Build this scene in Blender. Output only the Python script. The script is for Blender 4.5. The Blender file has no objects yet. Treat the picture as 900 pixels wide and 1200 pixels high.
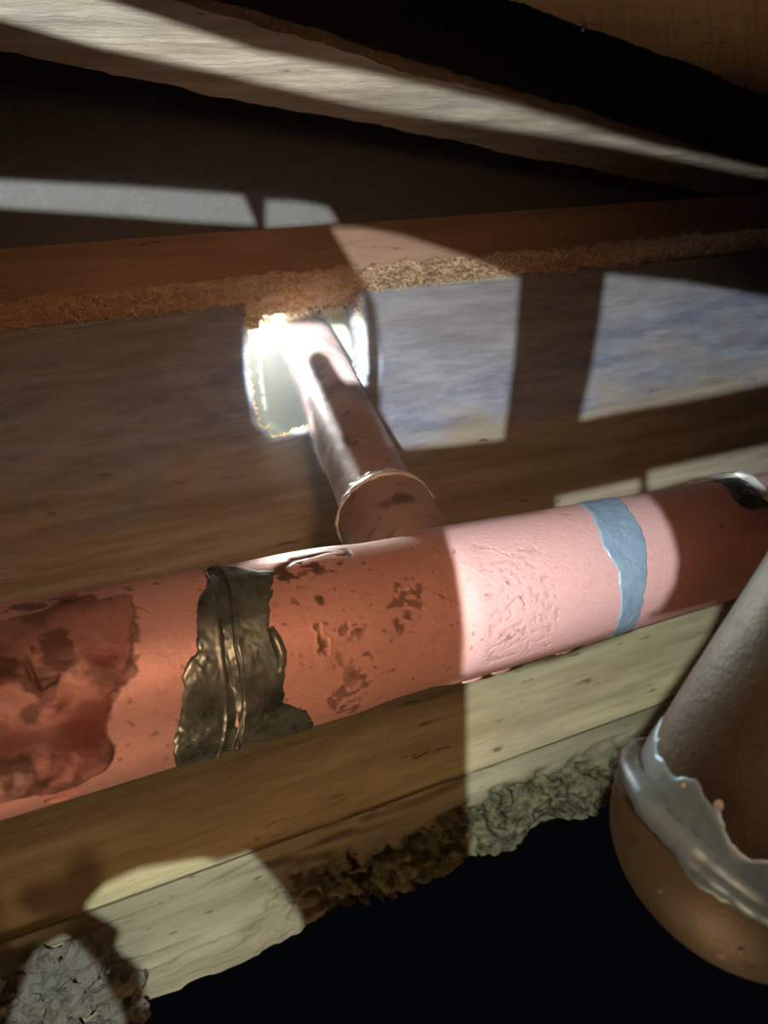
import bpy, math, random
import numpy as np
from mathutils import Vector, Matrix, geometry
random.seed(7); RNG = np.random.default_rng(7)
scene = bpy.context.scene
COL = scene.collection

# ------------------------------------------------------------------ camera
# World: X runs along the timber wall, Y points away into the wall, Z is up (metres).
FPX = 900.0
ax = np.array([2.61, .567, -1.0]); ax /= np.linalg.norm(ax)
dd = np.array([-.255, 1, -.1]); ay = np.cross(dd, ax); ay /= np.linalg.norm(ay); az = np.cross(ax, ay)
RC = np.array([ax, ay, az])                       # camera axes -> world
def cv(px, py, z): return np.array([(px-450)/FPX*z, (600-py)/FPX*z, -z])
CAM = -RC @ cv(350, 430, .43) + np.array([0, 0, 1.9])
def P(px, py, z): return CAM + RC @ cv(px, py, z)          # point seen at px,py at depth z
def ray(px, py): return RC @ cv(px, py, 1.0)
def hit(px, py, n, c):                                     # meets the plane coordinate n = c
    r = ray(px, py); return CAM + r*((c-CAM[n])/r[n])
cam = bpy.data.cameras.new('camera'); co = bpy.data.objects.new('camera', cam); COL.objects.link(co)
M = Matrix([list(RC[0])+[CAM[0]], list(RC[1])+[CAM[1]], list(RC[2])+[CAM[2]], [0, 0, 0, 1]])
co.matrix_world = M
cam.sensor_fit = 'VERTICAL'; cam.sensor_height = 24; cam.lens = 24*FPX/1200
cam.clip_start = .005; cam.clip_end = 30
cam.dof.use_dof = True; cam.dof.focus_distance = .27; cam.dof.aperture_fstop = 11
scene.camera = co

# ------------------------------------------------------------------ world, view, lights
w = bpy.data.worlds.new('world'); scene.world = w; w.use_nodes = True
w.node_tree.nodes['Background'].inputs[0].default_value = (.32, .38, .50, 1)
w.node_tree.nodes['Background'].inputs[1].default_value = .004
vs = scene.view_settings
vs.view_transform = 'Standard'; vs.look = 'None'; vs.exposure = 0; vs.gamma = 1; vs.use_curve_mapping = False

def light(kind, name, loc, energy, col, target=None, **kw):
    l = bpy.data.lights.new(name, kind); l.energy = energy; l.color = col
    for k, v in kw.items(): setattr(l, k, v)
    o = bpy.data.objects.new(name, l); COL.objects.link(o); o.location = Vector(loc)
    if target is not None:
        o.rotation_euler = (Vector(target)-Vector(loc)).to_track_quat('-Z', 'Y').to_euler()
    return o
# cold lamp behind the camera, shining through an added mask that shapes its patches
LAMP = CAM + RC @ np.array([-.020, .004, .035])
light('SPOT', 'cold_key_spot', LAMP, 11.0, (.86, .94, 1.0), LAMP-RC @ np.array([0, 0, 1.0]), spot_size=1.78, spot_blend=.1, shadow_soft_size=.00012)
light('SPOT', 'hole_boost_spot', LAMP, 120, (.86, .94, 1.0), P(366, 430, .45), spot_size=.175, spot_blend=.35, shadow_soft_size=.00012)  # added narrow spot that brightens the branch pipe at the hole
# warm fill spot added beside the camera for the brown areas
light('SPOT', 'warm_fill_spot', CAM + RC @ np.array([.045, .03, -.004]), 1.25, (1.0, .55, .31), P(380, 690, .40),
      spot_size=1.5, spot_blend=1.0, shadow_soft_size=.016)
light('AREA', 'warm_low_fill', CAM + RC @ np.array([-.04, -.34, -.10]), .34, (1.0, .60, .34), P(420, 330, .45), shape='DISK', size=.07)  # low warm fill, added to brighten the undersides
# lamp in the hollow behind the wall, lighting the branch pipe through the hole
light('SPOT', 'cavity_lamp', (.0, .096, 1.972), 3.6, (.90, 1.0, .97), (.022, .0, 1.872), spot_size=1.4, spot_blend=.35, shadow_soft_size=.006)

# ------------------------------------------------------------------ numpy noise
def vnoise(p, seed=0):
    p = np.asarray(p, float); i = np.floor(p).astype(np.int64); f = p-i; f = f*f*(3-2*f)
    def h(a):
        n = (a[..., 0]*374761393 + a[..., 1]*668265263 + a[..., 2]*2147483647 + seed*1274126177) & 0xffffffff
        n = ((n ^ (n >> 13))*1274126177) & 0xffffffff
        return ((n ^ (n >> 16)) & 0xffff)/65535.0
    r = 0
    for dx in (0, 1):
        for dy in (0, 1):
            for dz in (0, 1):
                wt = (f[..., 0] if dx else 1-f[..., 0])*(f[..., 1] if dy else 1-f[..., 1])*(f[..., 2] if dz else 1-f[..., 2])
                r = r + wt*h(i+np.array([dx, dy, dz]))
    return r*2-1
def fbm(p, oct=4, seed=0):
    r = 0; a = .5; q = np.asarray(p, float)
    for k in range(oct): r = r + a*vnoise(q, seed+k); q = q*2.03+7.1; a *= .5
    return r
def sstep(a, b, x):
    t = np.clip((x-a)/(b-a), 0, 1); return t*t*(3-2*t)
def poly_sd(x, y, poly):
    """signed distance to polygon, positive inside"""
    poly = np.asarray(poly, float); x = np.asarray(x); d = np.full(x.shape, 1e9); ins = np.zeros(x.shape, bool)
    n = len(poly)
    for i in range(n):
        a = poly[i]; b = poly[(i+1) % n]; e = b-a
        t = np.clip(((x-a[0])*e[0]+(y-a[1])*e[1])/(e@e+1e-18), 0, 1)
        d = np.minimum(d, np.hypot(x-a[0]-t*e[0], y-a[1]-t*e[1]))
        if a[1] != b[1]:
            c = ((a[1] > y) != (b[1] > y)) & (x < (b[0]-a[0])*(y-a[1])/(b[1]-a[1])+a[0]); ins ^= c
    return np.where(ins, d, -d)

# ------------------------------------------------------------------ object helpers
def thing(name, label, cat, loc, group=None):
    o = bpy.data.objects.new(name, None); COL.objects.link(o); o.location = Vector(loc)
    o.empty_display_size = .02
    o['label'] = label; o['category'] = cat
    if group: o['group'] = group
    return o
def root_of(o):
    v = Vector((0, 0, 0))
    while o: v += o.location; o = o.parent
    return v
def obj(name, V, Fc, mat, parent=None, smooth=True, kind=None, label=None, cat=None, group=None, origin=None, attr=None):
    V = np.asarray(V, float)
    if parent is not None: base = np.array(root_of(parent)); loc = (0, 0, 0)
    else:
        base = np.array(origin) if origin is not None else np.zeros(3); loc = base
    me = bpy.data.meshes.new(name)
    me.from_pydata((V-base).tolist() if not isinstance(Fc, np.ndarray) else [], [], Fc if not isinstance(Fc, np.ndarray) else [])
    if isinstance(Fc, np.ndarray):
        k = Fc.shape[1]; me.vertices.add(len(V)); me.vertices.foreach_set('co', (V-base).ravel())
        me.loops.add(Fc.size); me.loops.foreach_set('vertex_index', Fc.ravel().astype(np.int32))
        me.polygons.add(len(Fc)); me.polygons.foreach_set('loop_start', np.arange(0, Fc.size, k, dtype=np.int32))
        me.polygons.foreach_set('loop_total', np.full(len(Fc), k, dtype=np.int32))
    if attr is not None:
        a = me.color_attributes.new('wear', 'FLOAT_COLOR', 'POINT')
        a.data.foreach_set('color', np.asarray(attr, float).ravel())
    me.update(calc_edges=True); me.validate()
    me.polygons.foreach_set('use_smooth', [smooth]*len(me.polygons))
    me.materials.append(mat)
    o = bpy.data.objects.new(name, me); COL.objects.link(o); o.location = Vector(loc)
    if parent is not None: o.parent = parent
    if kind: o['kind'] = kind
    if label: o['label'] = label
    if cat: o['category'] = cat
    if group: o['group'] = group
    return o
def grid_faces(n, m, wrap=False):
    """n rows, m columns"""
    i = np.arange(n-1)[:, None]; j = np.arange(m if wrap else m-1)[None, :]; j2 = (j+1) % m
    a = i*m+j; b = i*m+j2; c = (i+1)*m+j2; d = (i+1)*m+j
    return np.stack([a, b, c, d], -1).reshape(-1, 4)
def board(name, corners8, mat, parent=None, nx=60, ny=10, nz=10, amp=.0006, freq=60, jag=0, seed=0, fn=None, **kw):
    """a subdivided board from 8 corners (x0y0z0,x1y0z0,x0y1z0,x1y1z0 and the same for z1), relief from noise"""
    c = np.array(corners8, float).reshape(2, 2, 2, 3)     # z,y,x
    Vs = []; Fs = []; off = 0
    def face(fix, val, n, m):
        nonlocal off
        a, b = np.meshgrid(np.linspace(0, 1, n), np.linspace(0, 1, m), indexing='ij')
        t = [None]*3; oth = [k for k in range(3) if k != fix]
        t[fix] = np.full(a.shape, float(val)); t[oth[0]] = a; t[oth[1]] = b
        x, y, z = t; p = 0
        for k in (0, 1):
            for j in (0, 1):
                for i in (0, 1):
                    p = p + ((x if i else 1-x)*(y if j else 1-y)*(z if k else 1-z))[..., None]*c[k, j, i]
        f = grid_faces(n, m)
        if (val == 1) != (fix != 1): pass
        if (val == 0 and fix != 1) or (val == 1 and fix == 1): f = f[:, ::-1]
        Vs.append(p.reshape(-1, 3)); Fs.append(f+off); off += n*m
    face(0, 0, ny, nz); face(0, 1, ny, nz); face(1, 0, nx, nz); face(1, 1, nx, nz); face(2, 0, nx, ny); face(2, 1, nx, ny)
    V = np.concatenate(Vs); Fc = np.concatenate(Fs)
    cen = V.mean(0); s = np.array([freq*.25, freq, freq])
    D = np.stack([fbm(V*s+k*31, 4, seed+k*5) for k in range(3)], -1)*amp*2
    if jag: D += np.stack([fbm(V*freq*4+k*11, 3, seed+k*9) for k in range(3)], -1)*jag*2
    V = V+D
    if fn is not None: V = fn(V)
    return obj(name, V, Fc, mat, parent, **kw)
def box8(x0, x1, y0, y1, z0, z1):
    return [(x, y, z) for z in (z0, z1) for y in (y0, y1) for x in (x0, x1)]

# ------------------------------------------------------------------ materials
def newmat(name):
    m = bpy.data.materials.new(name); m.use_nodes = True; nt = m.node_tree
    return m, nt, nt.nodes['Principled BSDF']
def N(nt, t, **kw):
    n = nt.nodes.new(t)
    for k, v in kw.items(): setattr(n, k, v)
    return n
def noise(nt, coord, scale, detail=6, rough=.6, mscale=(1, 1, 1), loc=(0, 0, 0)):
    mp = N(nt, 'ShaderNodeMapping'); mp.inputs['Scale'].default_value = mscale; mp.inputs['Location'].default_value = loc
    nt.links.new(coord, mp.inputs[0])
    n = N(nt, 'ShaderNodeTexNoise'); n.inputs['Scale'].default_value = scale; n.inputs['Detail'].default_value = detail
    n.inputs['Roughness'].default_value = rough; nt.links.new(mp.outputs[0], n.inputs['Vector'])
    return n.outputs['Fac']
def ramp(nt, fac, stops):
    r = N(nt, 'ShaderNodeValToRGB'); e = r.color_ramp.elements
    while len(e) > 2: e.remove(e[-1])
    for i, (p, c) in enumerate(stops):
        el = e[i] if i < 2 else e.new(p)
        el.position = p; el.color = (c, c, c, 1) if isinstance(c, (int, float)) else (*c, 1)
    nt.links.new(fac, r.inputs[0]); return r.outputs[0]
def mix(nt, fac, a, b, mode='MIX'):
    m = N(nt, 'ShaderNodeMix', data_type='RGBA', blend_type=mode)
    for s, v in ((0, fac), (6, a), (7, b)):
        if hasattr(v, 'is_output') or isinstance(v, bpy.types.NodeSocket): nt.links.new(v, m.inputs[s])
        elif isinstance(v, (int, float)): m.inputs[s].default_value = v
        else: m.inputs[s].default_value = (*v, 1)
    return m.outputs[2]
def bump(nt, bs, h, strength, dist):
    b = N(nt, 'ShaderNodeBump'); b.inputs['Strength'].default_value = strength; b.inputs['Distance'].default_value = dist
    nt.links.new(h, b.inputs['Height']); nt.links.new(b.outputs[0], bs.inputs['Normal'])
def wood(name, c1, c2, streak, stain=None, stain_at=(.5, .62), grain=1.0, bumpd=.0012, ang=0.0, fleck=(.66, .72)):
    m, nt, bs = newmat(name); tc = N(nt, 'ShaderNodeTexCoord').outputs['Object']
    rot = N(nt, 'ShaderNodeMapping'); rot.inputs['Rotation'].default_value = (0, ang, 0); nt.links.new(tc, rot.inputs[0]); tc = rot.outputs[0]
    g = noise(nt, tc, 1, 8, .65, (9*grain, 120*grain, 120*grain))
    big = noise(nt, tc, 1, 3, .5, (5, 18, 18), (3, 1, 2))
    col = ramp(nt, g, [(.32, c2), (.6, c1)])
    col = mix(nt, ramp(nt, big, [(.35, 0), (.7, .55)]), col, streak)
    if stain:
        st = noise(nt, tc, 1, 5, .6, (7, 16, 16), (.4, .2, .9))
        col = mix(nt, ramp(nt, st, [(stain_at[0], 0), (stain_at[1], .85)]), col, stain)
    fl = noise(nt, tc, 1, 4, .6, (45, 260, 260), (1, 5, 2))
    col = mix(nt, ramp(nt, fl, [(fleck[0], 0), (fleck[1], .8)]), col, tuple(v*.25 for v in streak))
    nt.links.new(col, bs.inputs['Base Color']); bs.inputs['Roughness'].default_value = .85
    bs.inputs['Specular IOR Level'].default_value = .2
    f = noise(nt, tc, 1, 8, .75, (60, 420, 420)); s = N(nt, 'ShaderNodeMath', operation='ADD'); nt.links.new(g, s.inputs[0]); nt.links.new(f, s.inputs[1])
    bump(nt, bs, s.outputs[0], .7, bumpd)
    return m
def rough_mat(name, c1, c2, c3, scale=90, rough=.95, bd=.002):
    m, nt, bs = newmat(name); tc = N(nt, 'ShaderNodeTexCoord').outputs['Object']
    a = noise(nt, tc, scale, 8, .7); b = noise(nt, tc, scale*.28, 4, .6, loc=(3, 3, 3))
    col = mix(nt, ramp(nt, b, [(.4, 0), (.62, 1)]), ramp(nt, a, [(.35, c2), (.62, c1)]), c3)
    nt.links.new(col, bs.inputs['Base Color']); bs.inputs['Roughness'].default_value = rough
    bs.inputs['Specular IOR Level'].default_value = .15
    bump(nt, bs, noise(nt, tc, scale*3, 8, .75), .8, bd)
    return m
def copper(name, base, oxide, metal=.55, rough=.42, film=(.45, .22, .14)):
    m, nt, bs = newmat(name); tc = N(nt, 'ShaderNodeTexCoord').outputs['Object']
    at = N(nt, 'ShaderNodeVertexColor', layer_name='wear'); sep = N(nt, 'ShaderNodeSeparateColor'); nt.links.new(at.outputs[0], sep.inputs[0])
    a = noise(nt, tc, 38, 7, .65); f = noise(nt, tc, 520, 5, .7); sc = noise(nt, tc, 1, 4, .6, (60, 900, 900))
    col = mix(nt, ramp(nt, a, [(.38, 0), (.68, .75)]), base, film)
    col = mix(nt, ramp(nt, f, [(.4, 0), (.75, .35)]), col, tuple(min(1, v*1.25) for v in base))
    cr = noise(nt, tc, 1500, 3, .8); col = mix(nt, ramp(nt, cr, [(.5, 0), (.75, .45)]), col, tuple(min(1, v*1.1+.12) for v in base))
    dk = noise(nt, tc, 1, 5, .7, (180, 420, 420), (2, 2, 2)); col = mix(nt, ramp(nt, dk, [(.56, 0), (.72, .4)]), col, tuple(v*.45 for v in base))
    col = mix(nt, sep.outputs[0], col, oxide)
    col = mix(nt, sep.outputs[1], col, (.045, .022, .016))
    nt.links.new(col, bs.inputs['Base Color'])
    bs.inputs['Metallic'].default_value = metal
    r = ramp(nt, a, [(.3, rough-.05), (.7, rough+.14)]); nt.links.new(r, bs.inputs['Roughness'])
    s = N(nt, 'ShaderNodeMath', operation='ADD'); nt.links.new(f, s.inputs[0]); nt.links.new(sc, s.inputs[1])
    bump(nt, bs, s.outputs[0], .35, .0005)
    return m
def solder(name, c1, c2, metal=.7, rough=.38, bd=.0009, sc=300):
    m, nt, bs = newmat(name); tc = N(nt, 'ShaderNodeTexCoord').outputs['Object']
    a = noise(nt, tc, 110, 6, .65)
    nt.links.new(ramp(nt, a, [(.35, c2), (.65, c1)]), bs.inputs['Base Color'])
    bs.inputs['Metallic'].default_value = metal; bs.inputs['Roughness'].default_value = rough
    bump(nt, bs, noise(nt, tc, sc, 5, .6), .35, bd*.5)
    return m
M_WALL = wood('weathered_pine', (.45, .40, .30), (.23, .19, .13), (.22, .175, .115), fleck=(.64, .71))
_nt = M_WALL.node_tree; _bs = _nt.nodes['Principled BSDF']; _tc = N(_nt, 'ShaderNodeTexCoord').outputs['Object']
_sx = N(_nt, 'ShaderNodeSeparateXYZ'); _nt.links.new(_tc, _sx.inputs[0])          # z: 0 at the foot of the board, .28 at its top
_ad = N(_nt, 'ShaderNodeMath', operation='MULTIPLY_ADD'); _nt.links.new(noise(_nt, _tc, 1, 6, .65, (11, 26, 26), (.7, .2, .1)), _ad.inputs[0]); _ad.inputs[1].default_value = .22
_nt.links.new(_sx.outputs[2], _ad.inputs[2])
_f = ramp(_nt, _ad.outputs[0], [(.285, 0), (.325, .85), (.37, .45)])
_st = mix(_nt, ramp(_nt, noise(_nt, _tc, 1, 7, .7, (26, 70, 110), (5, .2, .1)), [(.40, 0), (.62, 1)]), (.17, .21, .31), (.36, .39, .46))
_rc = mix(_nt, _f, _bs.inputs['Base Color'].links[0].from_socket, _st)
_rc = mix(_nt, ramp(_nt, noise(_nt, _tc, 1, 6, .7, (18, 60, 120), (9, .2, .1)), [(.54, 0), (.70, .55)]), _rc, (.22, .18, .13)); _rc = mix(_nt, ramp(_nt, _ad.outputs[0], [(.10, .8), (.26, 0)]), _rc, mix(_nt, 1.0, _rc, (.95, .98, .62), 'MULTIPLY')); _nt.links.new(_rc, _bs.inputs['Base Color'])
M_LEDGE = wood('orange_sawn_pine', (.46, .28, .17), (.27, .16, .095), (.22, .13, .08))  # front face darkened in colour in place of weaker light on it
M_FUZZ = rough_mat('rough_sawn_fibre', (.95, .72, .40), (.40, .24, .11), (.75, .52, .26), 160, bd=.003)  # underside brightened in colour in place of light from below
M_FIBRE = rough_mat('torn_fibre', (.95, .78, .48), (.7, .5, .26), (.8, .64, .38), 50)
M_BACK = rough_mat('grey_back_board', (.60, .58, .50), (.42, .41, .37), (.50, .49, .44), 300, bd=.0006)
M_CAV = rough_mat('pale_cavity_plaster', (.42, .46, .30), (.34, .38, .25), (.44, .48, .34), 20, bd=.0006)
M_BATTEN = wood('grey_dusty_batten', (.78, .65, .48), (.46, .36, .25), (.55, .46, .34), stain=(.34, .34, .30), stain_at=(.5, .66), bumpd=.002)
M_UPPER = wood('upper_brown_joist', (.85, .60, .30), (.62, .42, .20), (.5, .34, .16), grain=.3)
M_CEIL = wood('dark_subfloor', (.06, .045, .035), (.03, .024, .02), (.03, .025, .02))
M_SILL = wood('rotten_mossy_sill', (.33, .31, .19), (.17, .155, .09), (.15, .135, .08), grain=.6, bumpd=.002)
_nt = M_SILL.node_tree; _bs = _nt.nodes['Principled BSDF']; _tc = N(_nt, 'ShaderNodeTexCoord').outputs['Object']
_at = N(_nt, 'ShaderNodeVertexColor', layer_name='wear')
_rot = ramp(_nt, noise(_nt, _tc, 150, 8, .7), [(.40, (.03, .028, .018)), (.66, (.18, .175, .085))])
_rc = mix(_nt, _at.outputs[0], _bs.inputs['Base Color'].links[0].from_socket, _rot); _nt.links.new(_rc, _bs.inputs['Base Color'])
M_STONE = rough_mat('grey_crumbled_mortar', (.22, .21, .15), (.07, .066, .05), (.15, .145, .11), 160, bd=.004)
M_EARTH = rough_mat('dark_earth', (.05, .04, .03), (.02, .016, .012), (.03, .025, .02), 12, bd=.01)
M_COP = copper('copper_tube', (.70, .42, .385), (.15, .028, .016), .35, .42, film=(.66, .37, .33))
M_COPT = copper('copper_fitting', (.75, .42, .35), (.15, .028, .016), .35, .46, film=(.60, .34, .27))
M_BRANCH = copper('copper_branch', (.60, .42, .37), (.20, .13, .12), .35, .42, film=(.44, .31, .28))
M_DROP = copper('tarnished_drop_copper', (.075, .066, .042), (.06, .034, .026), .5, .48, film=(.058, .056, .036))
M_SOLD = solder('grey_green_solder', (.36, .42, .38), (.10, .125, .11), .8, .36, bd=.0012, sc=420)
M_SOLDB = solder('blue_grey_solder', (.34, .48, .58), (.24, .36, .46), .45, .42, .0003, 500)  # same solder as elsewhere; blue of the cold light put into its colour
M_SOLDC = solder('dull_silver_solder', (.27, .42, .50), (.16, .27, .33), .35, .45, .0003)
M_RING = solder('bright_solder_ring', (.92, .92, .86), (.62, .64, .56), .25, .35)
M_FLECK = rough_mat('pale_fleck', (.8, .78, .7), (.6, .58, .5), (.7, .68, .6), 400)
_nt = M_FIBRE.node_tree; _bs = _nt.nodes['Principled BSDF']; _tl = N(_nt, 'ShaderNodeBsdfTranslucent'); _tl.inputs[0].default_value = (.85, .70, .42, 1)
_mx = N(_nt, 'ShaderNodeMixShader'); _mx.inputs[0].default_value = .45; _nt.links.new(_bs.outputs[0], _mx.inputs[1]); _nt.links.new(_tl.outputs[0], _mx.inputs[2])
_nt.links.new(_mx.outputs[0], _nt.nodes['Material Output'].inputs['Surface'])
M_MASK = rough_mat('black_mask_plastic', (.02, .02, .02), (.015, .015, .015), (.018, .018, .018), 300, .6, .0002)

# ------------------------------------------------------------------ cylinders
class Cyl:
    def __init__(s, a, b, r):
        s.a = np.array(a, float); s.b = np.array(b, float); s.L = np.linalg.norm(s.b-s.a); s.u = (s.b-s.a)/s.L; s.r = r
        c = CAM-s.a; c = c-s.u*(c@s.u); s.e1 = c/np.linalg.norm(c)      # towards the camera
        e2 = np.cross(s.u, s.e1); s.e2 = e2 if e2[2] >= 0 else -e2      # upwards
    def pt(s, t, phi, r):
        return s.a+np.multiply.outer(t, s.u)+(r*np.cos(phi))[..., None]*s.e1+(r*np.sin(phi))[..., None]*s.e2
    def surf(s, px, py):
        """(t, phi) of the surface point seen at px,py; slides onto the silhouette when it misses"""
        d = ray(px, py); o = CAM-s.a; dp = d-s.u*(d@s.u); op = o-s.u*(o@s.u)
        A = dp@dp; B = 2*dp@op; Cc = op@op-s.r**2; D = B*B-4*A*Cc
        k = (-B-math.sqrt(max(D, 0)))/(2*A); p = o+d*k
        return p@s.u, math.atan2(p@s.e2, p@s.e1)
def sweep(cyl, t0, t1, rfn, nt, nphi, hfn=None, closed_ends=True, phi0=-math.pi, full=True):
    t = np.linspace(t0, t1, nt) if not isinstance(t0, np.ndarray) else t0
    ph = np.linspace(-math.pi, math.pi, nphi, endpoint=False)
    T, PH = np.meshgrid(t, ph, indexing='ij'); R = rfn(T)*np.ones_like(PH)
    if hfn is not None: R = R+hfn(T, PH)
    V = cyl.pt(T, PH, R).reshape(-1, 3)
    F = grid_faces(len(t), nphi, True)
    return V, F, T, PH
def shell(cyl, poly_tp, name, mat, parent, h=.0006, edge=.0016, jitter=.0008, step=.0004, rbase=None, nfreq=350, namp=.0002, seed=0, rfn=None, label=None, extra=None):
    """a raised skin of solder: polygon in (t, phi), edges sink under the tube"""
    poly = np.array([(a, b*cyl.r) for a, b in poly_tp]); mg = .003
    x0, y0 = poly.min(0)-mg; x1, y1 = poly.max(0)+mg
    n = int((x1-x0)/step)+1; m = int((y1-y0)/step)+1
    X, Y = np.meshgrid(np.linspace(x0, x1, n), np.linspace(y0, y1, m), indexing='ij')
    q = np.stack([X, Y, 0*X], -1)
    sd = poly_sd(X, Y, poly)+fbm(q*nfreq, 3, seed)*jitter*2
    H = -.0006+(h+.0006)*sstep(-edge*.4, edge*.6, sd)+np.where(sd > 0, fbm(q*nfreq*1.7, 4, seed+5)*namp*2, 0)
    if extra is not None: H = H+extra(X, Y/cyl.r)*(sd > 0)
    rb = rfn(X, Y/cyl.r) if rfn is not None else cyl.r
    V = cyl.pt(X, Y/cyl.r, rb+H).reshape(-1, 3); F = grid_faces(n, m)
    keep = (sd.ravel()[F] > -edge*.8).any(1); F = F[keep]
    used = np.unique(F); mp = np.zeros(len(V), int); mp[used] = np.arange(len(used))
    nrm = np.cross(V[F[0][1]]-V[F[0][0]], V[F[0][2]]-V[F[0][0]])
    tt = V[F[0][0]]-cyl.a; tt = tt-cyl.u*(tt@cyl.u)
    F = mp[F]
    if nrm@tt < 0: F = F[:, ::-1]
    return obj(name, V[used], np.ascontiguousarray(F), mat, parent, label=label)
def bead(pts, r, name, mat, parent, closed=False, seg=10, jit=.15, seed=0, flat=1.0, label=None):
    pts = np.array(pts, float); n = len(pts); V = []
    for i in range(n):
        a = pts[(i-1) % n] if (closed or i) else pts[0]; b = pts[(i+1) % n] if (closed or i < n-1) else pts[-1]
        t = b-a; t /= np.linalg.norm(t)+1e-12
        up = np.array([.3, -.9, .31]); e1 = np.cross(t, up); e1 /= np.linalg.norm(e1); e2 = np.cross(e1, t)
        rr = r[i] if hasattr(r, '__len__') else r
        rr *= 1+jit*float(fbm(np.array([[i*.35, seed, 0]]), 3, seed)[0])*2
        for k in range(seg):
            an = 2*math.pi*k/seg; V.append(pts[i]+e1*math.cos(an)*rr+e2*math.sin(an)*rr*flat)
    F = []
    for i in range(n if closed else n-1):
        for k in range(seg):
            a = i*seg+k; b = i*seg+(k+1) % seg; i2 = (i+1) % n
            F.append((a, i2*seg+k, i2*seg+(k+1) % seg, b))
    if not closed: F.append(tuple(range(seg))); F.append(tuple((n-1)*seg+k for k in reversed(range(seg))))
    return obj(name, V, F, mat, parent, label=label)

# ================================================================== THE SETTING
def setting(name, c8, mat, **kw):
    return board(name, c8, mat, kind='structure', **kw)
setting('wall_back', box8(-.75, 1.3, .125, .15, 1.90, 2.6), M_BACK, nx=120, nz=90, ny=3, amp=.0008, freq=30)
setting('floor', box8(-2.2, 2.6, -2.4, 1.2, .0, .05), M_EARTH, nx=60, ny=60, nz=2, amp=.012, freq=5)
ceil = bpy.data.objects.new('ceiling', None); COL.objects.link(ceil); ceil.location = (0, 0, 2.42); ceil['kind'] = 'structure'
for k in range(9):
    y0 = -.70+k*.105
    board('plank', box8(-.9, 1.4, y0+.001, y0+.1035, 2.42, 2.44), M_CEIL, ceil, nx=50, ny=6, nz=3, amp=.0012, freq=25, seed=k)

# ------------------------------------------------------------------ the joist wall with its sawn hole
hole_px = [(284, 336), (285, 350), (288, 375), (290, 400), (291, 430), (294, 458), (298, 480), (303, 494), (312, 503), (320, 511), (334, 509), (350, 503), (362, 500),
           (390, 492), (412, 470), (421, 448), (425, 425), (426, 400), (424, 372), (420, 346), (419, 334)]
hp = [hit(a, b, 1, 0) for a, b in hole_px]; hp2 = []
for i in range(len(hp)-1):
    n = max(2, int(np.linalg.norm(hp[i+1]-hp[i])/.0011))
    for k in range(n):
        p = hp[i]+(hp[i+1]-hp[i])*k/n; hp2.append((p[0], p[2]))
hp2.append((hp[-1][0], hp[-1][2])); hp2 = np.array(hp2)
jt = np.array([fbm(np.array([[i*.42, 3., 1.]]), 3, 2)[0] for i in range(len(hp2))]); jt2 = np.array([fbm(np.array([[i*.42, 9., 1.]]), 3, 4)[0] for i in range(len(hp2))])
hcen = hp2.mean(0)
hole_f = hp2+(hp2-hcen)/np.linalg.norm(hp2-hcen, axis=1)[:, None]*(jt*.0022)[:, None]
WZ0, WZ1, WX0, WX1, TH = 1.660, 1.9405, -.60, 1.05, .024
hole_f[:, 1] = np.minimum(hole_f[:, 1], WZ1-.0004)
def holed_wall():
    inner = [tuple(p) for p in hole_f]
    zt = WZ1; first = (inner[0][0], zt); last = (inner[-1][0], zt)
    # outline: bottom-left, bottom-right, top-right, hole mouth, top-left
    out = [(WX0, WZ0)]+[(x, WZ0) for x in np.linspace(WX0, WX1, 90)[1:-1]]+[(WX1, WZ0), (WX1, zt), last]+inner[::-1]+[first, (WX0, zt)]
    no = len(out); ed = [(i, (i+1) % no) for i in range(no)]
    gx, gz = np.meshgrid(np.arange(WX0+.006, WX1-.004, .0065), np.arange(WZ0+.006, WZ1-.004, .0045))
    gx = gx+(np.arange(gx.shape[0]) % 2)[:, None]*.003
    hs = poly_sd(gx.ravel(), gz.ravel(), out); g = [(a, b) for a, b, s in zip(gx.ravel(), gz.ravel(), hs) if s > .0022]
    r = geometry.delaunay_2d_cdt([Vector(p) for p in out+g], ed, [], 0, 1e-6)
    v2 = np.array([tuple(v) for v in r[0]]); tri = np.array([tuple(f) for f in r[2]])
    cen = v2[tri].mean(1); tri = tri[poly_sd(cen[:, 0], cen[:, 1], out) > 0]
    a = v2[tri]; area = (a[:, 1, 0]-a[:, 0, 0])*(a[:, 2, 1]-a[:, 0, 1])-(a[:, 1, 1]-a[:, 0, 1])*(a[:, 2, 0]-a[:, 0, 0])
    tri[area < 0] = tri[area < 0][:, ::-1]; tri = tri[np.abs(area) > 1e-12]
    q = np.stack([v2[:, 0]*14, v2[:, 1]*90, 0*v2[:, 0]], -1)
    dep = fbm(q, 4, 11)*.0012+fbm(np.stack([v2[:, 0]*5, v2[:, 1]*12, 0*v2[:, 0]], -1), 2, 5)*.002
    Vf = np.stack([v2[:, 0], dep, v2[:, 1]], -1); Vb = np.stack([v2[:, 0], np.full(len(v2), TH), v2[:, 1]], -1)
    nV = len(v2); Fs = [tuple(t) for t in tri]+[tuple(t[::-1]+nV) for t in tri]
    from collections import Counter
    ec = Counter()
    for t in tri:
        for k in range(3): ec[(t[k], t[(k+1) % 3])] += 1
    for (i, j) in list(ec):
        if (j, i) not in ec: Fs.append((j, i, i+nV, j+nV))
    return np.concatenate([Vf, Vb]), Fs
joist = thing('wall_joist', 'wide weathered brown timber wall board with a square sawn hole for the branch pipe', 'timber', (0, TH/2, WZ0))
V, F = holed_wall(); obj('board', V, F, M_WALL, joist, smooth=False)
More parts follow.
